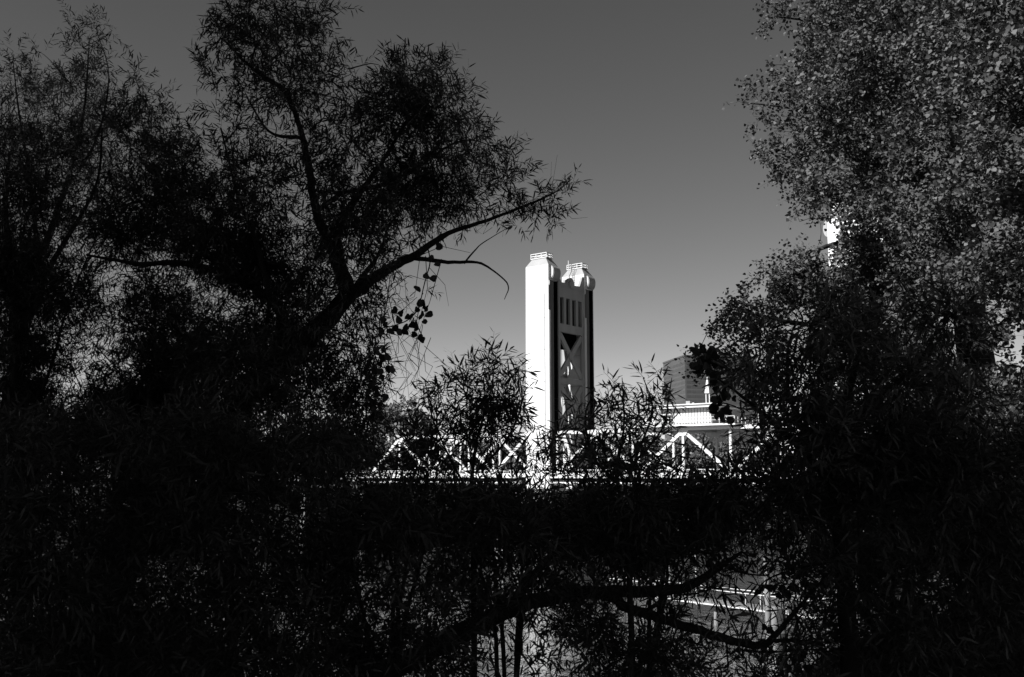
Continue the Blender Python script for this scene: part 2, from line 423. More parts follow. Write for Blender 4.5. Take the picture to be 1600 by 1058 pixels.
# lamp posts of the bridge
def lamp(u, v, label):
    L_ = bridge_empty('street_lamp', 0)
    L_.location = (BO[0] + UX*u + VX*v, BO[1] + UY*u + VY*v, CZ - .2)
    return L_
for i, (u, v) in enumerate([(-56, -.8), (-74, -.8)]):
    if i == 0:
        L_ = lamp(u, v, ''); MB().cyl((0,0,0), (0,0,6.2), .12, .07, 8).build('pole', M_PAINT2, L_)
        MB().bar((0,0,6.1), (1.3,0,6.5), .09, .09).build('arm', M_PAINT2, L_)
        MB().box(1.1, 1.8, -.14, .14, 6.36, 6.54).build('lamp_head', M_STEEL, L_); L0 = L_
    else:
        L_ = copy_tree(L0); L_.location = lamp(u, v, '').location
    tag(L_, ['pale street lamp on the viaduct nearest the truss', 'pale street lamp on the viaduct farther left of the truss'][i], 'street lamp', 'street lamps on the viaduct')
for o in list(bpy.data.objects):
    if o.name.startswith('street_lamp') and not o.children and o.parent is None: bpy.data.objects.remove(o)

# machine house on the lift span
mh = bridge_empty('machine_house', 0)
hx0, hx1, hy0, hy1, hz0, hz1 = 25.8, 34.2, 1.0, 12.6, TZ1 + .55, TZ1 + 3.1
MB().box(hx0 - 4.5, hx1 + 4.5, -.2, 14.2, TZ1 + .285, TZ1 + .545).build('platform', M_PAINT, mh)
MB().box(hx0, hx1, hy0, hy1, hz0, hz1).build('walls', M_PAINT, mh)
rb = MB()
for i in range(17):
    x = hx0 + .2 + i * (hx1 - hx0 - .4) / 16; rb.box(x - .04, x + .04, hy0 - .07, hy0 - .002, hz0 + .02, hz1 - .02)
for i in range(30):
    y = hy0 + .2 + i * (hy1 - hy0 - .4) / 29; rb.box(hx1 + .002, hx1 + .07, y - .04, y + .04, hz0 + .02, hz1 - .02)
rb.build('siding_rib', M_PAINT2, mh)
MB().box(hx0 + .3, hx0 + 2.0, hy0 - .09, hy0 - .072, hz0 + .3, hz0 + 1.6).build('window', M_GLASS, mh)
MB().box(hx0 - 1.0, hx1 + 1.0, hy0 - 1.0, hy1 + 1.0, hz1 + .002, hz1 + .2).build('roof_eave', M_PAINT, mh)
MB().box(hx0 - .6, hx1 + .6, hy0 - .6, hy1 + .6, hz1 + .202, hz1 + .45).build('roof_fascia', M_STEEL, mh)
MB().box(hx0 - .7, hx1 + .7, hy0 - .7, hy1 + .7, hz1 + .452, hz1 + .62).build('roof_slab', M_PAINT, mh)
MB().box(hx0 + 3.0, hx0 + 3.7, 3.4, 4.1, hz1 + .622, hz1 + 1.3).build('vent', M_PAINT2, mh)
MB().box(hx0 + 4.1, hx0 + 4.4, 3.4, 3.7, hz1 + .622, hz1 + 1.0).build('vent', M_PAINT, mh)
rl = MB()
for z in (.55, 1.05):
    rl.box(hx0 - 4.4, hx1 + 4.4, -.15, -.09, TZ1 + .545 + z - .03, TZ1 + .545 + z + .03)
    rl.box(hx1 + 4.3, hx1 + 4.36, -.1, 14.1, TZ1 + .545 + z - .03, TZ1 + .545 + z + .03)
for i in range(15):
    x = hx0 - 4.4 + i * (hx1 - hx0 + 8.8) / 14; rl.box(x - .03, x + .03, -.15, -.09, TZ1 + .547, TZ1 + 1.6)
for i in range(12):
    y = -.1 + i * 14.2 / 11; rl.box(hx1 + 4.3, hx1 + 4.36, y - .03, y + .03, TZ1 + .547, TZ1 + 1.6)
rl.build('railing', M_PAINT, mh)
for k_ in range(2):
    x = hx0 - 3.2 + k_ * 1.4
    MB().box(x, x + .9, -.1+.6, 1.4, TZ1 + .547, TZ1 + 1.55).build('equipment_cabinet', M_PAINT, mh)
tag(mh, 'white ribbed machine house with flat overhanging roof on top of the lift span', 'machine house')
ma = bridge_empty('signal_mast', 0)
mx_, my_ = hx0 + 7.0, 3.0; zb = hz1 + .622
for dx in (-.28, .28):
    MB().box(mx_ + dx - .06, mx_ + dx + .06, my_ - .06, my_ + .06, zb + .12, zb + 1.7).build('leg', M_WHITE, ma)
MB().box(mx_ - .55, mx_ + .45, my_ - .4, my_ + .4, zb, zb + .118).build('base', M_WHITE, ma)
MB().frustum((mx_ - .38, mx_ + .38, my_ - .3, my_ + .3), (mx_ - .07, mx_ + .07, my_ - .07, my_ + .07), zb + 1.702, zb + 4.1).build('tapered_horn', M_WHITE, ma)
MB().cyl((mx_, my_, zb + 4.1), (mx_, my_, zb + 5.3), .035, n=6).build('rod', M_WHITE, ma)
MB().bar((mx_ - .45, my_, zb + 5.2), (mx_ + .6, my_, zb + 5.2), .06, .06).build('crossarm', M_WHITE, ma)
MB().box(mx_ + .25, mx_ + .62, my_ - .1, my_ + .1, zb + 5.231, zb + 5.38).build('vane', M_WHITE, ma)
tag(ma, 'slender tapered white signal mast standing on the machine house roof', 'mast')

# ================================================================ far office tower
ob = empty('office_tower', (0, 0, 9))
pa = P(1040, 745, 640); pb = P(1074, 745, 600)
ang = math.atan2(pb[1]-pa[1], pb[0]-pa[0])
wl = math.hypot(pb[0]-pa[0], pb[1]-pa[1]); H = P(1074, 557, 600)[2] - 9; Wd = 46.0
ob.location = (pa[0], pa[1], 9); ob.rotation_euler = (0, 0, ang)
MB().box(0, wl, 0, Wd, 0, H).build('walls', M_BLD, ob)
nf = 24; fb_ = MB()
for i in range(nf):
    z = 4 + i * (H - 6) / nf
    for j in range(14):
        fb_.box(.8 + j*(wl-1.6)/14 + .2, .8 + (j+1)*(wl-1.6)/14 - .2, -.06, -.01, z, z + 1.7)
        fb_.box(wl + .01, wl + .06, .8 + j*(Wd-1.6)/14 + .2, .8 + (j+1)*(Wd-1.6)/14 - .2, z, z + 1.7)
tag(fb_.build('window_grid', M_BLDW, ob), kind='stuff')
MB().box(-.3, wl + .3, -.3, Wd + .3, H + .002, H + 1.0).build('parapet', M_BLD, ob)
MB().box(wl*.3, wl*.7, Wd*.3, Wd*.7, H + 1.002, H + 4).build('plant_room', M_BLD, ob)
tag(ob, 'tall grey office tower with fine window grid behind the machine house', 'office building')
# low long building behind the truss
lb = empty('low_building', tuple(P(720, 745, 430)[:2]) + (8.5,), .12)
MB().box(0, 46, 0, 18, 0, 20).build('walls', M_PAINT2, lb)
MB().box(-.4, 46.4, -.4, 18.4, 20.002, 20.8).build('roof', M_BLD, lb)
wb_ = MB()
for f_ in range(4):
    for i in range(14): wb_.box(1 + i*3.2, 3 + i*3.2, -.06, -.01, 2 + f_*4.6, 4.4 + f_*4.6)
tag(wb_.build('window_grid', M_BLDW, lb), kind='stuff')
tag(lb, 'pale low building beyond the trees just left of the bridge tower', 'building')

# ================================================================ dock and piles in the water
dk = empty('dock', (0, 0, 0))
A = P(950, 925, 92); B = P(1300, 962, 74); A[2] = 1.9; B[2] = 1.9
A_, B_ = Vector(A), Vector(B); dd = (B_ - A_); Ld = dd.length; dk.location = A_; dk.rotation_euler = (0, 0, math.atan2(dd.y, dd.x))
nb = 60
pm = None
for i in range(nb):
    x0 = i * Ld / nb
    if pm is None:
        o = MB().box(.01, Ld/nb - .02, 0, 2.0, -.06, 0).build('deck_board', M_DOCK, dk); pm = o
    else:
        o = pm.copy(); COL.objects.link(o); o.parent = dk
    o.location = (x0, 0, random.uniform(0, .006))
MB().box(0, Ld, .0, .14, -.2, -.08).build('edge_beam', M_WHITE, dk); MB().box(0, Ld, 1.86, 2.0, -.2, -.08).build('edge_beam', M_DOCK, dk)
for y in (.05, 1.9):
    MB().box(0, Ld, y, y + .05, 1.0, 1.06).build('handrail', M_WHITE, dk)
    po = None
    for i in range(7):
        if po is None: po = MB().box(-.025, .025, y, y + .07, .012, .998).build('rail_post', M_WHITE, dk); o = po
        else: o = po.copy(); COL.objects.link(o); o.parent = dk
        o.location.x = .2 + i * (Ld - .4) / 6
for i in range(5):
    MB().cyl((1 + i*(Ld-2)/4, 1.0, -5), (1 + i*(Ld-2)/4, 1.0, -.37), .18, n=10).build('support_pile', M_WOOD, dk)
tag(dk, 'low dock walkway with thin white handrails over the river at lower right', 'dock')
def pile(px, pytop, d, r, mat, label, z0=-2):
    p = P(px, pytop, d); e = empty('mooring_pile', (p[0], p[1], z0))
    h = p[2] - z0; m = MB(); n = 16; rings = 10
    vs = []; fs = []
    for j in range(rings + 1):
        rr = r * (1 + .03 * math.sin(j * 2.1)) * (1.06 - .06 * j / rings)
        if j == rings: rr *= .9
        for i in range(n):
            a = 2 * math.pi * i / n; rj = rr * (1 + .03 * math.sin(3*a + j))
            vs.append((rj * math.cos(a), rj * math.sin(a), h * j / rings))
    for j in range(rings):
        for i in range(n): fs.append((j*n+i, j*n+(i+1)%n, (j+1)*n+(i+1)%n, (j+1)*n+i))
    fs.append(tuple(range(rings*n, rings*n+n))); m.add(vs, fs)
    m.build('shaft', mat, e)
    MB().cyl((0, 0, h - .9), (0, 0, h - .78), r * 1.08, n=16).build('iron_band', M_STEEL, e)
    tag(e, label, 'mooring pile', 'mooring piles at the lower right'); return e
pile(1197, 872, 44, .125, M_WOOD, 'tallest slim pale grey mooring pile, leftmost of the cluster')
pile(1210, 948, 42, .16, M_WOOD, 'short pale mooring pile right beside the tall slim one')
pile(1221, 952, 40, .16, M_WOODD, 'black tarred mooring pile in the middle of the cluster')
pile(1238, 944, 41, .17, M_WOODD, 'dark mooring pile standing rightmost in the cluster')
for px, y0, y1, d, lb in ((1086, 845, 905, 88, 'thin white pole on the dock right of centre'), (1044, 828, 905, 90, 'thin white pole on the dock farther left'), (785, 800, 850, 120, 'thin white pole in the river below the tower')):
    a = P(px, y0, d); e = empty('dock_pole', (a[0], a[1], -1))
    MB().cyl((0, 0, 0), (0, 0, a[2] + 1), .07, .05, 8).build('shaft', M_WHITE, e)
    MB().cyl((0, 0, a[2] + 1), (0, 0, a[2] + 1.15), .1, .02, 8).build('cap', M_WHITE, e)
    tag(e, lb, 'pole', 'thin white poles over the water')

# ================================================================ vegetation
def unit(a): return a / np.maximum(np.linalg.norm(a, axis=-1, keepdims=True), 1e-9)

WILLOW = dict(ts=(0, .3, .7, 1), wd=(0, .5, .38, 0), ln=.092, w=.0135, alpha=(30, 60), curl=.22, pet=.003)
COTTON = dict(ts=(0, .22, .6, 1), wd=(0, .52, .36, 0), ln=.062, w=.060, alpha=(50, 100), curl=.08, pet=.03)

def leaves(pos, axis, nrm, prof, scale):
    """pos, axis, nrm (M,3); returns verts (M*6,3)"""
    M_ = len(pos)
    side = unit(np.cross(axis, nrm)); nrm = unit(np.cross(side, axis))
    ln = prof['ln'] * scale[:, None]; wd = prof['w'] * scale[:, None] * rng.uniform(.8, 1.2, (M_, 1))
    t = prof['ts']; hw = prof['wd']
    curl = prof['curl'] * rng.uniform(-.3, 1.4, (M_, 1))
    def c(i): return pos + axis * ln * t[i] - nrm * ln * curl * t[i] ** 2
    v = np.empty((M_, 6, 3))
    v[:, 0] = c(0)
    v[:, 1] = c(1) + side * wd * hw[1]; v[:, 2] = c(1) - side * wd * hw[1] + nrm * wd * .12
    v[:, 3] = c(2) + side * wd * hw[2]; v[:, 4] = c(2) - side * wd * hw[2] + nrm * wd * .1
    v[:, 5] = c(3)
    return v.reshape(-1, 3)
LF = np.array([0, 2, 1, 1, 2, 4, 3, 3, 4, 5]); LS = np.array([3, 4, 3])

class Plant:
    def __init__(s, name, label, cat, base, leafmat, prof, group=None, mult=1.0, ls=1.0):
        s.root = empty(name, tuple(base)); tag(s.root, label, cat, group); s.mult = mult; s.ls = ls
        s.base = np.array(base, float); s.lv = []; s.tw = []; s.pend = []; s.limb = []; s.mat = leafmat; s.prof = prof
        s.nt = 0
    # woody parts ----------------------------------------------------
    def limb_(s, pts, radii, name='branch', jitter=.02, n=9):
        pts = np.array(pts, float); radii = np.array(radii, float)
        m = len(pts); sub = 5
        pp = np.vstack([2*pts[0]-pts[1], pts, 2*pts[-1]-pts[-2]])
        o = []; rr = []
        for i in range(m - 1):
            p0, p1, p2, p3 = pp[i:i+4]
            for k_ in range(sub):
                t = k_ / sub
                o.append(.5*((2*p1)+(-p0+p2)*t+(2*p0-5*p1+4*p2-p3)*t*t+(-p0+3*p1-3*p2+p3)*t**3))
                rr.append(radii[i]*(1-t)+radii[i+1]*t)
        o.append(pts[-1]); rr.append(radii[-1]); o = np.array(o); rr = np.array(rr)
        o[1:-1] += rng.normal(0, 1, (len(o)-2, 3)) * rr[1:-1, None] * .12
        s.limb.append((o, rr))
        tan = unit(np.gradient(o, axis=0)); ref = np.tile(np.array([.3, .8, .5]), (len(o), 1))
        e = unit(np.cross(tan, ref)); f = np.cross(tan, e)
        a = np.linspace(0, 2*np.pi, n, endpoint=False)
        rad = rr[:, None] * (1 + .10*np.sin(3*a+1)[None] * 1 + rng.uniform(-.09, .09, (len(o), n)))
        V_ = o[:, None] + rad[..., None]*(np.cos(a)[None, :, None]*e[:, None]+np.sin(a)[None, :, None]*f[:, None])
        V_ = V_.reshape(-1, 3) - s.base
        idx = []
        K = len(o)
        I_, J_ = np.meshgrid(np.arange(K-1), np.arange(n), indexing='ij')
        q_ = np.stack([I_*n+J_, I_*n+(J_+1) % n, (I_+1)*n+(J_+1) % n, (I_+1)*n+J_], -1).reshape(-1, 4)
        me = np_mesh(name, V_, q_.ravel(), np.full(len(q_), 4), M_BARK, True)
        return link(name, me, s.root)
    def px_limb(s, L, name='branch', n=9):
        """L rows: px, py, depth, radius"""
        return s.limb_([P(a, b_, c) for a, b_, c, _ in L], [r_ for *_, r_ in L], name, n=n)
    def tube3(s, A_, B_, C_, r0, r1):
        """thin three-sided twigs through points A,B,C (N,3)"""
        for P0, P1, ra, rb_ in ((A_, B_, r0, (r0+r1)/2), (B_, C_, (r0+r1)/2, r1)):
            d = unit(P1 - P0); e = unit(np.cross(d, np.array([.31, .77, .55]))); f = np.cross(d, e)
            N = len(P0); v = np.empty((N, 6, 3))
            for j in range(3):
                c, sn = math.cos(2.094*j), math.sin(2.094*j)
                v[:, j] = P0 + (e*c+f*sn)*ra; v[:, 3+j] = P1 + (e*c+f*sn)*rb_
            s.tw.append(v.reshape(-1, 3))
    # shoots ----------------------------------------------------------
    def blob(s, c, r, dens=1.0, shoot=.30, K=12, up=.5, droop=.15, per=26, squash=1.5, connect=True, lscale=1.0, rsh=.0016):
        """leafy clump: c centre, r radius in metres"""
        vol = (r / .4) ** 2
        N = max(2, int(per * dens * vol * s.mult + rng.random()))
        d0 = unit(rng.normal(0, 1, (N, 3))); rad = r * rng.uniform(.05, 1, (N, 1)) ** .55 * .8
        off = d0 * rad; off[:, 1] *= squash
        base = c + off
        d = unit(d0 * .8 + np.array([0, 0, up]) + rng.normal(0, .45, (N, 3)))
        Ls = shoot * rng.uniform(.6, 1.3, (N, 1))
        dr = np.array([0, 0, -1.0]) * droop * Ls * rng.uniform(.3, 1.8, (N, 1))
        if connect:
            nc = rng.random(N) < .35
            mid = (c + base) / 2 + rng.normal(0, r*.12, (N, 3))
            s.tube3(np.repeat(c[None], nc.sum(), 0), mid[nc], base[nc], .0045, rsh)
        s.tube3(base, base + d*Ls*.5 + dr*.25, base + d*Ls + dr, rsh, rsh*.5)
        t = (np.arange(K) + .6) / K
        tt = t[None, :, None]
        pos = base[:, None] + d[:, None]*Ls[:, None]*tt + dr[:, None]*tt**2
        tan = unit(d[:, None]*Ls[:, None] + 2*dr[:, None]*tt)
        e = unit(np.cross(tan, np.array([.2, .3, .93]) + rng.normal(0, .3, (N, 1, 3)))); f = np.cross(tan, e)
        ph = (np.arange(K)*2.4)[None, :, None] + rng.uniform(0, 6.28, (N, 1, 1)) + rng.normal(0, .4, (N, K, 1))
        rd = e*np.cos(ph)+f*np.sin(ph)
        a0, a1 = s.prof['alpha']
        al = np.radians(rng.uniform(a0, a1, (N, K, 1)))
        ax_ = unit(tan*np.cos(al)+rd*np.sin(al)+np.array([0, 0, -.18]))
        nm = unit(np.array([0, 0, 1.0]) + rng.normal(0, .55, (N, K, 3)))
        pos = pos + rd*s.prof['pet']
        sc = s.ls*lscale*rng.uniform(.55, 1.15, (N, K)) * (1 - .25*np.abs(t*2-1)[None])
        keep = rng.random((N, K)) < .93
        s.lv.append(leaves(pos[keep], ax_[keep], nm[keep], s.prof, sc[keep]))
    def spray(s, L, K=1.0, spacing=.05, shoot=.22, droop=.1, dens=1.0, lscale=1.0):
        """leafy shoots along a polyline limb"""
        o, rr = L
        seg = np.linalg.norm(np.diff(o, axis=0), axis=1); tot = seg.sum(); N = int(tot/spacing*dens)
        cum = np.concatenate([[0], np.cumsum(seg)]); tq = rng.uniform(0, tot, N)
        base = np.stack([np.interp(tq, cum, o[:, i]) for i in range(3)], 1)
        for b_ in base[::1]:
            s.blob(b_, .05, 1, shoot=shoot, K=9, per=3/(.05/.4)**2/1.0, connect=False, droop=droop, lscale=lscale)
    def pblob(s, px, py, rp, d, dens=1.0, attach=True, **kw):
        dens *= rng.choice([.45, .8, 1.1, 1.7], p=[.22, .28, .3, .2])
        c = P(px, py, d); r = rp/F*d
        s.blob(c, r, dens, **kw)
        if attach: s.pend.append((c, r))
    def connect(s):
        if not s.pend or not s.limb: return
        C_ = np.array([c for c, _ in s.pend]); near = np.vstack([o[len(o)//6:] for o, _ in s.limb])
        dist = np.full(len(C_), 1e9); src = np.zeros_like(C_)
        for i in range(len(C_)):
            dv = near - C_[i]; d_ = np.linalg.norm(dv, axis=1) + np.maximum(0, dv[:, 2])*.5
            k_ = np.argmin(d_); dist[i] = d_[k_]; src[i] = near[k_]
        done = np.zeros(len(C_), bool)
        for _ in range(len(C_)):
            i = int(np.argmin(np.where(done, 1e9, dist))); done[i] = True
            q_, c = src[i], C_[i]; L_ = np.linalg.norm(c-q_)
            w1 = rng.normal(0, .12, 3)*L_; w2 = rng.normal(0, .1, 3)*L_
            p1 = q_*.66+c*.34 + w1 - [0, 0, .07*L_]; p2 = q_*.33+c*.67 + w2 - [0, 0, .04*L_]
            r0 = min(.012, .004+.008*L_)
            s.tube3(q_[None], p1[None], p2[None], r0, r0*.65); s.tube3(p2[None], (p2*.5+c*.5+w1*.2)[None], c[None], r0*.65, .003)
            dn = np.linalg.norm(C_-c, axis=1)*1.05 + .02; up = dn < dist
            dist[up] = dn[up]; src[up] = c
    def finish(s):
        s.connect()
        if s.tw:
            V_ = np.vstack(s.tw) - s.base; N = len(V_)//6
            f = np.array([0, 1, 4, 3, 1, 2, 5, 4, 2, 0, 3, 5])
            idx = (np.arange(N)[:, None]*6+f[None]).ravel()
            tag(link('twigs', np_mesh('twigs', V_, idx, np.full(N*3, 4), M_TWIG, True), s.root), kind='stuff')
        if s.lv:
            V_ = np.vstack(s.lv) - s.base; N = len(V_)//6; s.nt = N
            idx = (np.arange(N)[:, None]*6+LF[None]).ravel()
            tag(link('foliage', np_mesh('foliage', V_, idx, np.tile(LS, N), s.mat, True), s.root), kind='stuff')
        print('plant', s.root.name, 'leaves', s.nt)
def groundpt(x, y): return np.array([x, y, float(ground_z(np.float64(x), np.float64(y)))-.1])

# ---- main willow on the left ---------------------------------------------------
gb = groundpt(*P(150, 1000, 9.5)[:2])
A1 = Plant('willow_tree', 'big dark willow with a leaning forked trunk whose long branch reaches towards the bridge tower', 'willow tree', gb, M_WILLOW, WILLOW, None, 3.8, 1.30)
tp = [(gb + [0, 0, -.3])] + [P(a, b_, c) for a, b_, c in ((190, 880, 9.6), (300, 712, 9.8), (370, 640, 9.9), (430, 578, 10), (500, 512, 10), (543, 462, 10))]
A1.limb_(tp, [.22, .18, .15, .13, .118, .105, .085], 'trunk', n=14)
A1.px_limb([(543,462,10,.07),(522,400,10,.055),(494,331,10,.044),(480,249,10.1,.036),(466,190,10.2,.028),(443,142,10.2,.028),(390,103,10.3,.018),(347,60,10.4,.009)])
A1.px_limb([(548,455,10,.055),(528,385,9.7,.045),(535,345,9.6,.045),(562,302,9.5,.03),(600,250,9.5,.02),(640,180,9.5,.01)])
A1.px_limb([(535,470,10,.07),(600,425,10,.052),(650,398,10,.038),(700,365,10,.026),(760,345,10,.017),(820,322,10,.014),(868,300,10,.008),(893,280,10,.004)])
A1.px_limb([(640,402,10,.028),(700,410,9.9,.02),(745,410,9.8,.014),(772,424,9.8,.009),(794,446,9.8,.007),(788,468,9.8,.003)], n=6)
A1.px_limb([(725,412,9.85,.011),(748,385,9.8,.006),(770,370,9.8,.004),(800,352,9.8,.003)], n=5)
A1.px_limb([(430,578,10,.09),(440,492,10.2,.06),(380,440,10.3,.045),(290,412,10.4,.033),(215,412,10.5,.025),(135,398,10.6,.012)])
A1.px_limb([(494,331,10,.03),(540,300,10.2,.02),(600,290,10.3,.012),(680,240,10.4,.007)], n=6)
A1.px_limb([(470,215,10.2,.022),(420,205,10.3,.015),(385,150,10.3,.008)], n=6)
A1.px_limb([(560,300,9.6,.02),(640,270,9.6,.014),(720,220,9.7,.008),(790,235,9.7,.004)], n=6)
A1.px_limb([(470,540,9.9,.045),(425,470,9.7,.032),(400,380,9.6,.022),(370,300,9.6,.014),(345,200,9.6,.008)])
A1.px_limb([(545,462,10,.04),(590,400,10.2,.02),(610,350,10.3,.012),(650,300,10.4,.006)], n=6)
# thin hanging twigs below the limb
for (a, b_, c, d_, e_, f_) in ((665,400,668,450,650,520),(690,405,672,470,640,560),(610,430,600,500,632,590),(640,560,655,575,640,600),(600,430,620,520,650,580),(560,470,585,540,578,640),(530,520,560,610,552,720),(590,470,640,430,672,440),(595,640,612,665,600,690),(600,520,604,585,615,630),(615,630,608,650,604,672),(615,625,635,640,652,668),(660,398,690,385,735,395)):
    A1.tube3(P(a,b_,9.6)[None], P(c,d_,9.5)[None], P(e_,f_,9.5)[None], .005, .0018)
for _ in range(70):
    x = rng.uniform(540, 680); y = rng.uniform(400, 600); d_ = rng.uniform(9.2, 10)
    a = P(x, y, d_); m_ = a + rng.normal(0, .12, 3) + [0, 0, -.15]; e_ = m_ + rng.normal(0, .14, 3) + [0, 0, -.2]
    A1.tube3(a[None], m_[None], e_[None], .0035, .0014)
for _ in range(26):
    x = rng.uniform(720, 880); y = 350 - (x-720)*.33 + rng.uniform(-5, 25); d_ = 9.9
    a = P(x, y, d_); m_ = a + np.array([rng.normal(.05, .08), 0, rng.normal(0.05, .12)]); e_ = m_ + np.array([rng.normal(.08, .1), 0, rng.normal(.1, .13)])
    A1.tube3(a[None], m_[None], e_[None], .003, .0012)
AB = [(370,25,45),(430,10,50),(490,20,42),(345,60,30),(400,70,50),(460,70,50),(505,70,30),(318,105,18,.7),(350,120,32,.8),(338,165,25,.6),(400,140,45,.8),(450,140,50,.8),(500,125,45),(545,108,35,.8),(600,108,32,.7),(650,110,35,.8),(690,108,28,.8),(705,145,30,.9),(560,160,55),(620,170,60),(670,180,55),(725,190,28),
 (370,200,45,.5),(430,215,45,.45),(500,210,50,.8),(550,220,60,1.1),(610,230,60,1.1),(670,240,60,1.1),(730,235,45),(775,232,28,.9),(802,250,22,.8),(790,285,30,.9),(740,290,50,1.1),(690,300,55,1.1),(630,300,60,1.1),(570,290,55,.9),(520,280,36,.6),
 (350,260,45,.6),(400,280,55,.7),(440,290,45,.6),(340,330,50,.9),(400,350,60,1),(450,370,50,1),(560,350,55,.9),(620,350,50,.9),(680,335,36,.8),(720,320,32,.8),(765,318,25,.7),(600,395,36,.45),(560,410,45,.6),(470,420,60,1.1),(400,410,60,1.2),(340,400,60,1.2),
 (480,480,60,1.3),(420,490,60,1.2),(350,470,60,1.2),(560,480,40,.8),(590,450,30,.5),(540,540,50,1.1),(578,550,30,.6),(470,560,60,1.4),(400,560,60,1.3),(340,560,70,1.3),(555,610,45,1.2),(500,620,60,1.4),(420,640,60,1.4),(350,640,60,1.4),(560,665,40,1.2),(480,700,60,1.4),(560,700,30,1.0),(540,730,40,1.2)]
for b_ in AB:
    x, y, r_ = b_[:3]; dn = b_[3] if len(b_) > 3 else 1
    A1.pblob(x, y, r_, 10 + rng.uniform(-.7, .9), dn*1.2*(1+.5*min(1, max(0, (y-230)/220))), K=12, shoot=.25, squash=1.2)
for x, y, r_, d_, dn in ((520,360,42,9.2,.8),(495,290,38,9.3,.7),(545,430,36,9.1,.8),(590,425,26,9.2,.4),(500,420,40,9.2,1),(470,500,50,9.0,1),(400,330,40,9.2,.8),(450,600,50,8.8,1),(380,560,50,8.8,1),(480,230,34,9.4,.6),(560,330,34,9.2,.7),(430,160,30,9.5,.6),(640,390,16,9.5,.5),(620,300,36,9.3,.8)):
    A1.pblob(x, y, r_, d_, dn*1.2, K=12, shoot=.25, squash=1.2)
for x, y, r_ in ((800,325,12),(822,318,12),(845,305,12),(865,310,14),(885,300,11),(893,285,9),(862,345,13),(840,335,12),(880,330,8),(810,350,9),(640,480,10),(665,455,10),(598,480,10)):
    A1.pblob(x, y, r_, 9.95, 2.4, shoot=.16, K=8, attach=False, connect=False)
A1.finish()

# ---- trees at the far left --------------------------------------------------------
gb = groundpt(*P(40, 1000, 11.5)[:2])
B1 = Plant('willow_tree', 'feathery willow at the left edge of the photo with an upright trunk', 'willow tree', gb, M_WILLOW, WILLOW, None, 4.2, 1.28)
B1.limb_([gb+[0,0,-.3], P(30,850,11.5), P(25,700,11.6), P(28,560,11.6), P(20,450,11.7), P(8,330,11.8), P(15,240,11.8)], [.10,.085,.075,.065,.05,.035,.014], 'trunk', n=12)
B1.px_limb([(28,520,11.6,.07),(60,450,11.6,.04),(100,380,11.6,.028),(150,290,11.7,.016),(160,200,11.8,.012)])
B1.px_limb([(30,650,11.5,.03),(70,600,11.4,.02),(100,500,11.3,.014),(125,430,11.3,.01),(160,350,11.3,.005)], n=7)
BB = [(25,400,38,1.3),(30,480,36,1.2),(25,560,40,1.2),(30,620,40,1.2),(20,300,45,1),(60,430,50,1),(100,470,42,.6),(140,450,36,.45),(25,450,40,1),(70,500,45,.8),(215,118,16,.9),(225,150,28,1),(245,185,32,1),(200,200,45,1),(262,225,38,1),(285,262,38,1),(305,205,10,.7),(312,225,12,.8),(240,260,55,1.1),(170,270,50,1),(300,310,38,1),(240,320,60,1.2),(160,330,60,1.1),(275,370,50,1.2),(190,375,45,1),(120,350,45,.9),(60,330,60,1),(10,370,50,1.1),(90,390,30,.6),(0,440,45,1),(40,260,60,.8),(100,240,50,.7),(15,200,40,.6),
 (15,520,45,.9),(55,570,45,.6),(110,560,40,.45),(150,540,50,.5),(200,500,50,.55),(245,450,50,.5),(270,510,60,1),(220,580,60,1),(290,580,60,1.2),(40,650,60,1),(120,620,45,.5),(180,650,55,1.0),(250,660,65,1.4),(310,700,60,1.4),(110,690,60,1.3),(30,700,50,1.2)]
for x, y, r_, dn in BB: B1.pblob(x, y, r_, 11.5+rng.uniform(-.9, 1), dn*1.25*(1+.9*min(1, max(0, (y-230)/220))), K=13)
B1.finish()
gb = groundpt(*P(-40, 1000, 14.5)[:2])
B2 = Plant('willow_tree', 'thin wispy paler willow crown rising at the upper left corner', 'willow tree', gb, M_WILLOWB, WILLOW, None, 4.4, 1.3)
B2.limb_([gb+[0,0,-.3], P(-10,800,14.5), P(20,600,14.5), P(60,420,14.5), P(100,300,14.5), P(130,180,14.5), P(140,60,14.5)], [.13,.11,.09,.06,.04,.02,.006], 'trunk', n=12)
B2.px_limb([(60,420,14.5,.04),(50,300,14.4,.025),(30,180,14.4,.014),(20,90,14.4,.005)])
B2.px_limb([(100,300,14.5,.03),(150,220,14.6,.018),(170,120,14.6,.009),(150,45,14.6,.004)])
for x, y, r_, dn in [(115,35,12,.6),(148,35,12,.6),(175,48,8,.5),(20,80,16,.35),(60,80,16,.35),(130,75,28,.6),(150,110,30,.6),(110,130,30,.6),(160,160,35,.7),(40,130,36,.5),(15,160,30,.5),(70,150,30,.5),(60,190,40,.7),(110,190,40,.7),(20,220,40,.7),(150,215,40,.7),(90,240,45,.8),(40,280,45,.8),(140,270,40,.8),(120,430,30,.3),(100,480,35,.3),(140,500,40,.3),(180,470,35,.3)]:
    B2.pblob(x, y, r_, 14.5+rng.uniform(-.8, .8), dn*1.15, K=12)
B2.finish()

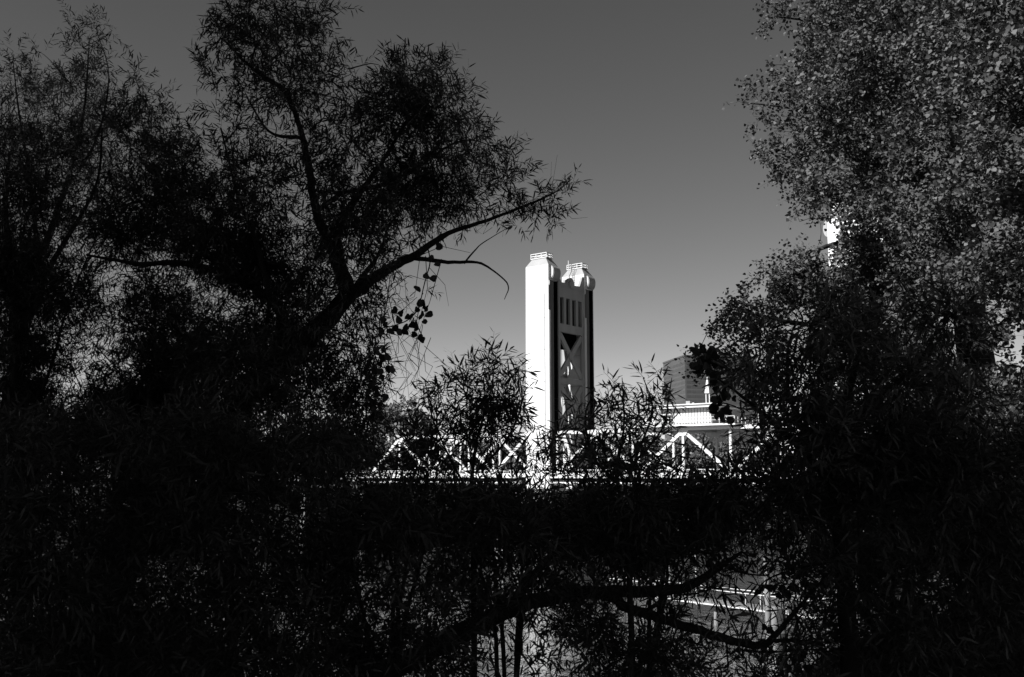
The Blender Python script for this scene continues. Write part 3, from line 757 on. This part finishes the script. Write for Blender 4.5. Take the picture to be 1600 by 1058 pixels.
# ---- willow saplings in the middle ---------------------------------------------------
gb = groundpt(*P(745, 1058, 6.6)[:2])
C1 = Plant('willow_sapling', 'bushy willow sapling just left of the white tower', 'willow', gb, M_WILLOW, WILLOW, 'young willows in front of the bridge', 8.5, 1.05)
C1.limb_([gb+[0,0,-.2], P(740,900,6.6), P(735,780,6.6), P(745,690,6.6), P(765,620,6.6), P(775,555,6.6)], [.022,.018,.014,.010,.006,.003], 'trunk', n=8)
C1.px_limb([(737,780,6.6,.009),(700,710,6.5,.007),(675,650,6.5,.005),(665,600,6.5,.003)], n=6)
C1.px_limb([(742,740,6.6,.009),(790,690,6.6,.007),(815,630,6.6,.006),(810,580,6.6,.003)], n=6)
for x, y, r_, dn in [(772,570,18,.8),(795,582,20,1),(750,585,18,.8),(720,600,22,.8),(690,605,12,.7),(672,620,12,.6),(705,635,25,.9),(790,615,28,1.2),(755,625,30,1.1),(735,655,30,1.2),(800,645,24,1.2),(680,655,22,.8),(700,680,26,1),(770,665,30,1.4),(815,665,14,.8),(745,690,28,1.1),(660,690,26,.9),(800,690,20,.5),(690,720,30,1),(640,715,26,.9),(735,725,26,.8),(825,710,18,1.2),(600,720,24,.7),(785,735,24,.45),(665,745,28,.9),(620,750,24,.9)]:
    C1.pblob(x, y, r_, 6.6+rng.uniform(-.35, .35), dn*(1.9 if y < 672 else 1.35), shoot=.17, K=9)
C1.finish()
gb = groundpt(*P(985, 1058, 5.8)[:2])
D1 = Plant('willow_sapling', 'pale-leaved willow sapling right of the white tower in front of the lift span', 'willow', gb, M_WILLOWB, WILLOW, 'young willows in front of the bridge', 6.5, 1.0)
D1.limb_([gb+[0,0,-.2], P(985,930,5.8), P(975,820,5.8), P(965,740,5.8), P(975,660,5.8), P(972,590,5.8)], [.022,.018,.014,.010,.006,.002], 'trunk', n=8)
D1.px_limb([(970,780,5.8,.009),(1000,700,5.7,.006),(1020,640,5.7,.004),(1005,590,5.7,.003)], n=6)
D1.px_limb([(968,760,5.8,.009),(925,710,5.9,.006),(915,650,5.9,.006),(925,620,5.9,.003)], n=6)
D1.px_limb([(985,730,5.8,.007),(1035,670,5.7,.005),(1045,620,5.7,.004),(1050,590,5.7,.002)], n=5)
for x, y, r_, dn in [(967,600,10,.7),(1005,592,10,.6),(1035,600,9,.5),(945,625,16,.8),(975,625,18,.9),(1015,620,18,.9),(1035,630,13,.7),(920,645,20,1),(955,655,24,1.1),(995,655,24,1.1),(1030,655,18,1),(1045,668,9,.5),(900,670,22,1),(935,685,26,1.1),(975,690,26,1.2),(1012,690,20,.9),(880,690,18,.7),(860,705,20,1.4),(850,735,20,1.3),(845,665,8,.7),(1060,735,22,1.0),(1095,715,18,.8),(905,715,24,1),(945,725,26,1.2),(985,735,24,1.1),(1030,720,14,.4),(870,735,22,.7),(910,750,24,.9),(960,760,26,1.2),(1005,760,20,.9),(840,690,12,1.0)]:
    D1.pblob(x, y, r_, 5.8+rng.uniform(-.3, .3), dn*1.9, shoot=.16, K=8)
D1.finish()

# ---- cottonwood on the right -------------------------------------------------------------
gb = groundpt(*P(1560, 900, 16)[:2])
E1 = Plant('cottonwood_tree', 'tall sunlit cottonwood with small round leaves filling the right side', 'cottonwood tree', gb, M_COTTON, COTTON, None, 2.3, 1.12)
E1.limb_([gb+[0,0,-.4], P(1560,850,16), P(1540,650,16.2), P(1520,450,16.4), P(1500,250,16.6), P(1490,50,16.8)], [.36,.34,.3,.24,.16,.08], 'trunk', n=14)
E1.px_limb([(1540,640,16.2,.15),(1440,560,16,.1),(1330,520,15.8,.06),(1220,500,15.6,.03),(1130,480,15.5,.008)])
E1.px_limb([(1525,480,16.3,.14),(1420,400,16,.09),(1320,380,15.8,.05),(1250,400,15.7,.02)])
E1.px_limb([(1505,300,16.5,.12),(1400,240,16.2,.08),(1300,190,16,.04),(1240,170,15.9,.02),(1160,160,15.8,.008)])
E1.px_limb([(1495,150,16.6,.1),(1400,80,16.4,.06),(1300,40,16.2,.03),(1210,25,16,.01)])
E1.px_limb([(1530,560,16.2,.1),(1590,480,15.8,.06),(1640,380,15.5,.02)])
EB = [(1212,15,28,1),(1195,48,10,.8),(1265,25,40,1),(1275,75,26,.9),(1262,108,18,.8),(1215,128,20,.9),(1178,150,18,1),(1155,158,10,.9),(1190,185,24,1),(1235,150,30,1),(1240,205,40,1.1),(1200,238,20,1),(1222,270,26,1.1),(1180,232,8,.8),(1262,255,40,1.1),(1262,305,35,1.1),(1240,325,12,.9),(1290,325,26,1.0),(1280,345,12,.7),(1240,390,15,1),(1262,412,26,1.1),(1215,425,28,1.1),(1240,455,40,1.1),(1190,425,12,.8),(1165,458,20,1),(1138,480,14,1),(1155,495,26,1.1),(1200,495,40,1.1),(1125,515,14,1),(1150,535,26,1.1),(1105,520,8,.9),(1085,553,9,1.4),(1228,95,7,.8),(1168,130,7,.9),(1205,108,8,.8),(1150,470,8,.9),(1120,495,8,.9),(1105,558,10,1.4),(1090,575,9,1.4),(1125,560,18,1.4),(1128,600,12,1.2),(1158,580,24,1.3),(1205,550,40,1.2),(1200,610,36,1.2),(1215,670,36,1.2),(1230,730,40,1.2),(1330,398,14,1.2),(1308,404,10,.9),(1330,368,10,.9),(1335,330,24,1.4),(1345,375,26,1.5),(1320,415,26,1.5),(1350,430,30,1.4),(1300,450,30,1.4),(1335,480,34,1.4),(1300,500,34,1.4)]
for x, y, r_, dn in EB: E1.pblob(x, y, r_, 15.6+rng.uniform(-.6, .6), dn*1.3, K=9, shoot=.22, up=.35, squash=1.6, per=34)
for x in range(1300, 1680, 52):
    for y in range(-30, 860, 52):
        xx = x+rng.uniform(-22, 22); yy = y+rng.uniform(-22, 22)
        if math.hypot((xx-1303)/38, (yy-372)/40) < 1: continue
        hole = math.hypot((xx-1515)/1.3, yy-500) < 50 or math.hypot(xx-1590, yy-560) < 36
        if hole and rng.random() < .7: continue
        mass = .55 + .9*(.5+.5*math.sin(xx*.021+yy*.013)*math.cos(yy*.027-xx*.008))
        for q_ in range(1 if hole else 2):
            E1.pblob(xx, yy, 42, 15.6+q_*2.2+rng.uniform(-1.8, 1.4) - max(0, xx-1340)*.017, .25 if hole else rng.uniform(.75, 1.2)*1.15*(mass if q_ == 0 else 1.15), K=9, shoot=.24, up=.3, squash=1.8, per=34)
for x, y, r_, dn in ((1314,350,9,1.2),(1318,385,11,1.5),(1306,398,10,1.3),(1322,365,9,1.5),(1545,500,16,1.0),(1560,530,18,1.2),(1580,500,16,1.0),(1500,470,20,1.2),(1420,260,26,1.5),(1445,275,20,1.5)):
    E1.pblob(x, y, r_, 13.6, dn*1.5, K=8, shoot=.12, per=34)
E1.finish()

# ---- near willow shrub in front of the cottonwood ----------------------------------------
gb = groundpt(*P(1330, 1058, 6.0)[:2])
F1 = Plant('willow_shrub', 'long-leaved willow shrub in front of the cottonwood at middle right', 'willow shrub', gb, M_SHRUB, WILLOW, None, 13, 1.25)
F1.limb_([gb+[0,0,-.2], P(1325,950,6), P(1310,820,6), P(1300,700,6), P(1330,600,6), P(1350,520,6)], [.06,.05,.04,.03,.02,.006], 'trunk', n=8)
F1.px_limb([(1305,760,6,.03),(1230,680,5.9,.02),(1160,620,5.9,.01),(1120,590,5.9,.004)], n=6)
F1.px_limb([(1302,700,6,.025),(1380,620,6.1,.018),(1440,560,6.1,.01),(1470,500,6.1,.004)], n=6)
F1.px_limb([(1305,740,6,.025),(1240,640,6.2,.015),(1230,560,6.2,.01),(1240,510,6.2,.004)], n=6)
for x in range(1110, 1510, 48):
    top = 600 - (x-1100)*.55 if x < 1300 else 495
    for y in range(int(top), 800, 46):
        if (x < 1190 and 600 < y < 735) or x < 1150 and y < 640: continue
        F1.pblob(x+rng.uniform(-16, 16), y+rng.uniform(-16, 16), 30, 6+rng.uniform(-.5, .5), rng.uniform(.55, 1.1)*1.25, shoot=.2, K=9)
F1.finish()

# ---- dark undergrowth along the bottom ------------------------------------------------------
HOLES = [(535,738,34,.5),(640,900,46,.4),(585,870,30,.5),(770,1005,34,.25),(1040,945,44,.12),(1160,905,40,.12),(1165,950,40,.12),(1225,960,46,.3),(1215,1030,50,.4),(1270,950,36,.6),(850,870,34,.3),(850,1000,36,.4),(1110,1025,46,.35),(1060,880,30,.4),(1120,870,34,.35),(930,900,26,.45),(845,1040,26,.4),(700,830,30,.6)]
SH = []
specs = [(110, 'dark willow thicket filling the lower left corner'), (370, 'dark willow thicket beneath the leaning trunk'), (600, 'willow thicket around the thin upright stem at lower left of centre'),
         (800, 'dark willow thicket directly below the white tower'), (1010, 'willow thicket at bottom between the tower reflection and the piles'), (1390, 'black leafy thicket just right of the mooring piles'), (1550, 'black leafy thicket in the lower right corner')]
for px, lb in specs:
    gb = groundpt(*P(px, 1058, 7.2)[:2])
    s_ = Plant('willow_thicket', lb, 'thicket', gb, M_WILLOW, WILLOW, 'thickets along the river bank', 7, 1.2)
    for k_ in range(4):
        x = px+rng.uniform(-60, 60)
        s_.limb_([gb+rng.normal(0, .1, 3)*[1,1,0]+[0,0,-.2], P(px+(x-px)*.5, 1000, 7.2), P(x, 880, 7.2+rng.uniform(-.5,.5)), P(x+rng.uniform(-25,25), 760+rng.uniform(-30,40), 7.2)], [.02,.016,.011,.004], 'stem', n=7)
    SH.append((px, s_))
def shrub_at(x):
    return min(SH, key=lambda t_: abs(t_[0]-x))[1]
for x in range(-20, 1660, 44):
    for y in range(687 if (x < 520 or x > 1230) else 797 if 560 < x < 1120 else 775, 1090, 44):
        xx = x+rng.uniform(-18, 18); yy = y+rng.uniform(-18, 18)
        dn = 1.0
        if 560 < xx < 1130 and yy < 860: dn = 2.1
        if xx < 560: dn = 1.9 if yy < 800 else 1.5
        if xx > 1290: dn = 1.6
        for hx, hy, hr, hd in HOLES:
            if math.hypot(xx-hx, yy-hy) < hr+12: dn = min(dn, hd)
        for layer in range(2):
            dpt = (6.0, 8.2)[layer]+rng.uniform(-.6, .6)
            if dn < .3 and layer: continue
            shrub_at(xx).pblob(xx+layer*18, yy+layer*12, 30, dpt, dn*rng.uniform(.7, 1.2)*(1.05 if layer else .8), shoot=.22, K=10, attach=layer == 0)
for x in range(560, 1130, 34):
    for y in (788, 820, 852):
        if math.hypot(x-850, y-870) < 34: continue
        shrub_at(x).pblob(x+rng.uniform(-14, 14), y+rng.uniform(-12, 12), 26, 7.2+rng.uniform(-.5, .5), 1.5, shoot=.18, K=10)
for x, y in ((690,880),(720,910),(700,950),(740,870),(930,940),(1010,890),(1040,985),(1060,930),(1250,940),(1265,985),(1130,905),(800,880),(1240,900)):
    shrub_at(x).pblob(x, y, 20, 6.8, 1.5, shoot=.16, K=10)
for _, s_ in SH: s_.finish()

# ---- leaning dark tree whose low limbs cross the bottom -----------------------------------------
gb = groundpt(*P(400, 1200, 6.3)[:2])
G1 = Plant('leaning_tree', 'black low limbs reaching right across the bottom over the water', 'tree', gb, M_WILLOW, WILLOW, None, 9, 1.0)
G1.limb_([gb+[0,0,-.3], P(470,1150,6.2), P(580,1068,6.2), P(700,1000,6.2), P(800,950,6.1), P(870,932,6.1), P(960,925,6.0), P(1060,920,6.0), P(1110,895,6), P(1160,862,6)], [.11,.085,.07,.058,.05,.043,.037,.03,.021,.008], 'trunk', n=12)
G1.px_limb([(940,925,6,.035),(1000,955,6,.03),(1080,980,6,.028),(1150,1002,6,.024),(1195,1005,6,.022),(1235,965,6,.014),(1290,900,6,.006)])
G1.px_limb([(800,945,6.1,.03),(845,885,6.1,.022),(880,850,6.1,.014),(905,815,6.1,.006)], n=7)
G1.px_limb([(1190,1003,6,.014),(1230,1000,6,.01),(1290,1003,6,.006),(1340,990,6,.003)], n=6)
G1.px_limb([(1010,955,6,.014),(1040,930,6,.01),(1070,880,6,.005),(1090,860,6,.002)], n=5)
G1.px_limb([(1150,1015,6.1,.009),(1200,1019,6.1,.007),(1260,1015,6.1,.003)], n=5)
G1.px_limb([(1130,880,6,.012),(1160,895,6,.007),(1200,900,6,.003)], n=5)
G1.px_limb([(622,1040,6.1,.012),(622,950,6.1,.014),(618,860,6.1,.012),(615,790,6.1,.008),(620,730,6.1,.004)], 'upright_shoot', n=6)
for _ in range(60):
    o, rr = G1.limb[rng.integers(0, len(G1.limb))]; q_ = o[rng.integers(2, len(o))]
    d_ = unit(rng.normal(0, 1, 3)+[.4, 0, .3]); l_ = rng.uniform(.15, .45)
    G1.tube3(q_[None], (q_+d_*l_*.5+rng.normal(0, .03, 3))[None], (q_+d_*l_+[0, 0, -.05])[None], .004, .0015)
for x, y, r_, dn in [(900,880,20,.8),(980,890,22,.9),(1020,1010,22,.8),(1060,1000,14,.6),(930,990,24,1),(1150,870,14,.8),(1100,900,12,.6),(1080,960,10,.6),(1180,960,9,.5),(1040,1040,20,.8),(1150,1035,9,.5),(970,1030,24,1)]:
    G1.pblob(x, y, r_, 6.0, dn*1.8, shoot=.14, K=8)
G1.finish()

# ---- hanging vine with large round leaves (each leaf an object) ----------------------------------
def vine_leaf_mesh(k_):
    n = 12; vs = [(0, 0, 0)]; fs = []
    for i in range(n):
        a = 2*math.pi*i/n
        r_ = .5*(1+.16*math.cos(3*a+k_)+.07*math.cos(5*a))*(1 if i else .7)
        vs.append((r_*math.cos(a)+.5, r_*math.sin(a)*.92, .07*math.sin(2*a+k_)+.04*math.cos(3*a)))
    vs[0] = (.5, 0, .02)
    for i in range(n): fs.append((0, 1+i, 1+(i+1) % n))
    me = bpy.data.meshes.new('leaf'); me.from_pydata(vs, [], fs); me.update(); me.materials.append(M_VINE)
    for p in me.polygons: p.use_smooth = True
    return me
VM = [vine_leaf_mesh(k_) for k_ in range(4)]
def vine(name, label, stems, pts, d, size, attachp):
    root = empty(name, tuple(attachp)); tag(root, label, 'vine', 'vines hanging in the trees')
    tmp = Plant('tmp', 'tmp', 'tmp', attachp, M_VINE, COTTON); bpy.data.objects.remove(tmp.root); tmp.root = root
    for st in stems: tmp.px_limb([(a, b_, d, .006-.003*i/len(st)) for i, (a, b_) in enumerate(st)], 'stem', n=5)
    for i, (x, y) in enumerate(pts):
        o = link('leaf', VM[i % 4], root); p = P(x, y, d+rng.uniform(-.12, .12)) - np.array(attachp)
        o.location = p; s_ = size*rng.uniform(.75, 1.2); o.scale = (s_, s_, s_)
        o.rotation_euler = (rng.uniform(1.0, 2.1), rng.uniform(-.6, .6), rng.uniform(-1.0, 1.0))
    return root
vine('vine', 'vine with dark round leaves hanging from the long willow limb against the sky',
     [[(668,385),(672,410),(664,440),(655,480),(648,520)], [(655,480),(640,498),(618,508),(600,512),(575,515)], [(648,500),(655,515),(660,525)]],
     [(680,385),(678,412),(668,404),(661,432),(655,470),(660,478),(663,485),(652,478),(657,492),(664,492),(648,486),(654,498),(660,500),(640,492),(632,496),(622,488),(612,482),(645,510),(638,508),(630,515),(646,514),(620,516),(612,513),(628,520),(642,522),(652,526),(655,528),(598,508),(590,515),(594,503),(618,502),(604,517),(648,452),(672,432)], 8.8, .075, P(668,382,8.8))
vine('vine', 'vine with clustered dark leaves hanging beside the willow trunk above the far tree',
     [[(572,512),(582,540),(590,570),(600,600),(588,650)], [(608,560),(606,580),(612,605)]],
     [(577,538),(583,545),(587,552),(596,550),(592,562),(600,558),(590,568),(584,572),(588,582),(580,580),(592,588),(604,572),(608,577),(602,578),(575,600),(582,608),(572,614),(586,618),(590,630),(580,640),(596,622),(570,628),(588,648),(576,652),(592,655)], 8.8, .07, P(572,510,8.8))
V3 = [(1078,548),(1086,545),(1084,554),(1094,550),(1102,556),(1108,548),(1112,560),(1078,572),(1085,576),(1092,580),(1099,575),(1106,580),(1114,574),(1120,566),(1112,590),(1122,596),(1108,600),(1116,608),(1126,612),(1110,622),(1120,630),(1108,640),(1116,648),(1128,640),(1124,655),(1132,622)]
V3 += [(x + random.uniform(-4, 12), y + random.uniform(-5, 5)) for x, y in V3 * 2]
vine('vine', 'dark round-leaved spray sticking out left of the cottonwood over the office tower',
     [[(1160,590),(1130,565),(1100,550),(1075,548)], [(1160,640),(1130,630),(1105,640)], [(1150,580),(1115,585),(1080,580)]],
     V3, 8.0, .07, P(1160,590,8.0))
vine('vine', 'few dark round leaves in front of the mooring piles and dock rails',
     [[(1290,880),(1240,890),(1200,905),(1180,925)], [(1250,890),(1230,920),(1205,930)], [(1330,1010),(1280,1020),(1220,1025)]],
     [(1178,925),(1186,922),(1157,933),(1196,916),(1206,922),(1215,918),(1212,930),(1222,926),(1232,916),(1228,932),(1190,982),(1198,988),(1236,1035),(1246,1030),(1240,1044),(1256,1040),(1252,1026),(1220,900),(1240,900),(1250,912)], 6.2, .05, P(1290,880,6.2))

# ---- far trees: clumps of big leaf faces ----------------------------------------------------------
FARP = dict(ts=(0, .25, .65, 1), wd=(0, .5, .45, 0), ln=.75, w=.6, alpha=(20, 110), curl=.2, pet=.1)
def far_tree(h, rw, label):
    T = Plant('far_tree', label, 'tree', (0, 0, 0), M_FARLEAF, FARP, 'trees on the far bank')
    T.limb_([(0,0,-1), (.2,0,h*.3), (0,.2,h*.6), (.1,0,h*.85)], [.45,.35,.25,.08], 'trunk', n=8)
    for k_ in range(5):
        a = k_*1.3; z = h*(.3+.1*k_)
        T.limb_([(0,0,z), (math.cos(a)*rw*.4, math.sin(a)*rw*.4, z+h*.12), (math.cos(a)*rw*.75, math.sin(a)*rw*.75, z+h*.25)], [.18,.12,.04], 'branch', n=6)
    for k_ in range(46):
        a = rng.uniform(0, 6.28); q_ = rng.uniform(.16, 1); e_ = math.sin(math.pi*min(1, q_*.85+.12))**.6
        rad = rw*e_*math.sqrt(rng.uniform(.15, 1))*.85
        T.blob(np.array([math.cos(a)*rad, math.sin(a)*rad, h*q_*.9]), rw*.27, 1, shoot=1.3, K=7, per=22/((rw*.27)/.4)**2, squash=1, connect=False, rsh=.03)
    T.finish(); return T
FT = [far_tree(16, 6.5, 'x'), far_tree(12, 7.5, 'x')]
spots = [(625,275,0,1.62,0),(575,262,1,1.25,1),(520,255,0,1.1,2),(450,262,1,1.2,3),(380,270,0,1.15,4),(680,300,1,1.3,5),(725,310,0,1.0,6),(765,320,1,1.3,7),(805,330,0,1.05,8),(850,330,1,1.3,8),(895,330,0,1.0,9),(940,330,1,1.35,10),(980,335,0,1.08,9),(1020,340,1,1.4,11),(1060,345,0,1.1,12),(1100,345,1,1.45,12),(1140,350,0,1.1,13),(1200,350,1,1.4,14),(300,280,0,1.3,15),(210,290,1,1.4,16),(120,300,0,1.4,17),(30,310,1,1.5,18),(1280,360,0,1,19),(1360,370,1,1.2,20),(1450,380,0,1.2,21),(1550,380,1,1.3,22)]
FL = {0:'tallest round sunlit tree beyond the left end of the truss', 1:'broad grey tree beyond the bridge partly behind the hanging vine'}
spots = spots[:8] + [q_ for q_ in spots[8:]]; cnt = {}; ORD = ['first', 'second', 'third', 'fourth', 'fifth', 'sixth', 'seventh', 'eighth', 'ninth', 'tenth', 'eleventh', 'twelfth']
for i, (px, d, kind, sc, q_) in enumerate(spots):
    if i == 0: o = FT[0]; o = FT[0].root
    elif i == 1: o = FT[1].root
    else: o = copy_tree(FT[kind].root)
    p = P(px, 745, d); o.location = (p[0], p[1], float(ground_z(np.float64(p[0]), np.float64(p[1])))); o.scale = (sc, sc, sc); o.rotation_euler = (0, 0, i*1.9)
    where = 'left of the truss' if px < 560 else 'behind the fixed truss' if px < 830 else 'behind the lift span' if px < 1180 else 'hidden behind the cottonwood'
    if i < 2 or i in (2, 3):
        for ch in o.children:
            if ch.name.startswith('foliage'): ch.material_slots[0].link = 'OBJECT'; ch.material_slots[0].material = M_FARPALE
    cnt[where] = cnt.get(where, 0) + 1
    o['label'] = FL.get(i, 'dark far-bank tree %s, %s of them from the %s' % (where, ORD[cnt[where]-1], 'right' if px < 560 else 'left')); o['group'] = 'trees on the far bank'

# ---- added trees, unseen behind and left of the photographer, put in to shade near foliage -------
SHP = dict(ts=(0, .25, .65, 1), wd=(0, .5, .42, 0), ln=.20, w=.13, alpha=(20, 110), curl=.2, pet=.02)
wd0 = None
for i, (x, y, sc, rz) in enumerate([(-11, -5.5, 1.0, 0), (-5.5, -7.5, .95, 1.7), (-18, 0, 1.15, 3.1), (-14.5, 5, 1.1, 4.4), (-1.0, -9.5, .8, 5.2), (-9, -1.5, .85, 2.2), (-21, -6, 1.2, .6), (-14, -13, 1.1, 5.5), (-24, 3, 1.1, 3.9), (-14, -5, 1.2, 1.1)]):
    if wd0 is None:
        T = Plant('shade_tree', 'x', 'tree', (0, 0, 0), M_COTTON, SHP, 'added shade trees behind the photographer', 2.2, 1.2)
        T.limb_([(0,0,-1), (.2,0,3), (0,.3,7), (.1,0,12), (0,0,16)], [.4,.33,.26,.15,.04], 'trunk', n=12)
        for k_ in range(9):
            a = k_*2.4; z = 3.5+k_*1.1
            T.limb_([(0,0,z), (math.cos(a)*2, math.sin(a)*2, z+1.2), (math.cos(a)*3.8, math.sin(a)*3.8, z+2.6)], [.14,.09,.03], 'branch', n=7)
        for k_ in range(170):
            a = rng.uniform(0, 6.28); z = rng.uniform(2.5, 17); e_ = math.sin(math.pi*(z-1.5)/17)**.5
            rad = 4.6*e_*math.sqrt(rng.uniform(.02, 1))
            T.blob(np.array([math.cos(a)*rad, math.sin(a)*rad, z]), .8, 1, shoot=.6, K=9, per=22/4, squash=1, connect=False, rsh=.006)
        T.finish(); wd0 = T.root; o = wd0
    else: o = copy_tree(wd0)
    o.location = tuple(groundpt(x, y)); o.rotation_euler = (0, 0, rz); o.scale = (sc,)*3
    o['label'] = 'leafy shade tree added unseen behind the photographer, %s counted from the camera' % ['third', 'first', 'sixth', 'fifth', 'fourth', 'second', 'seventh', 'eighth', 'ninth', 'tallest, tenth'][i]
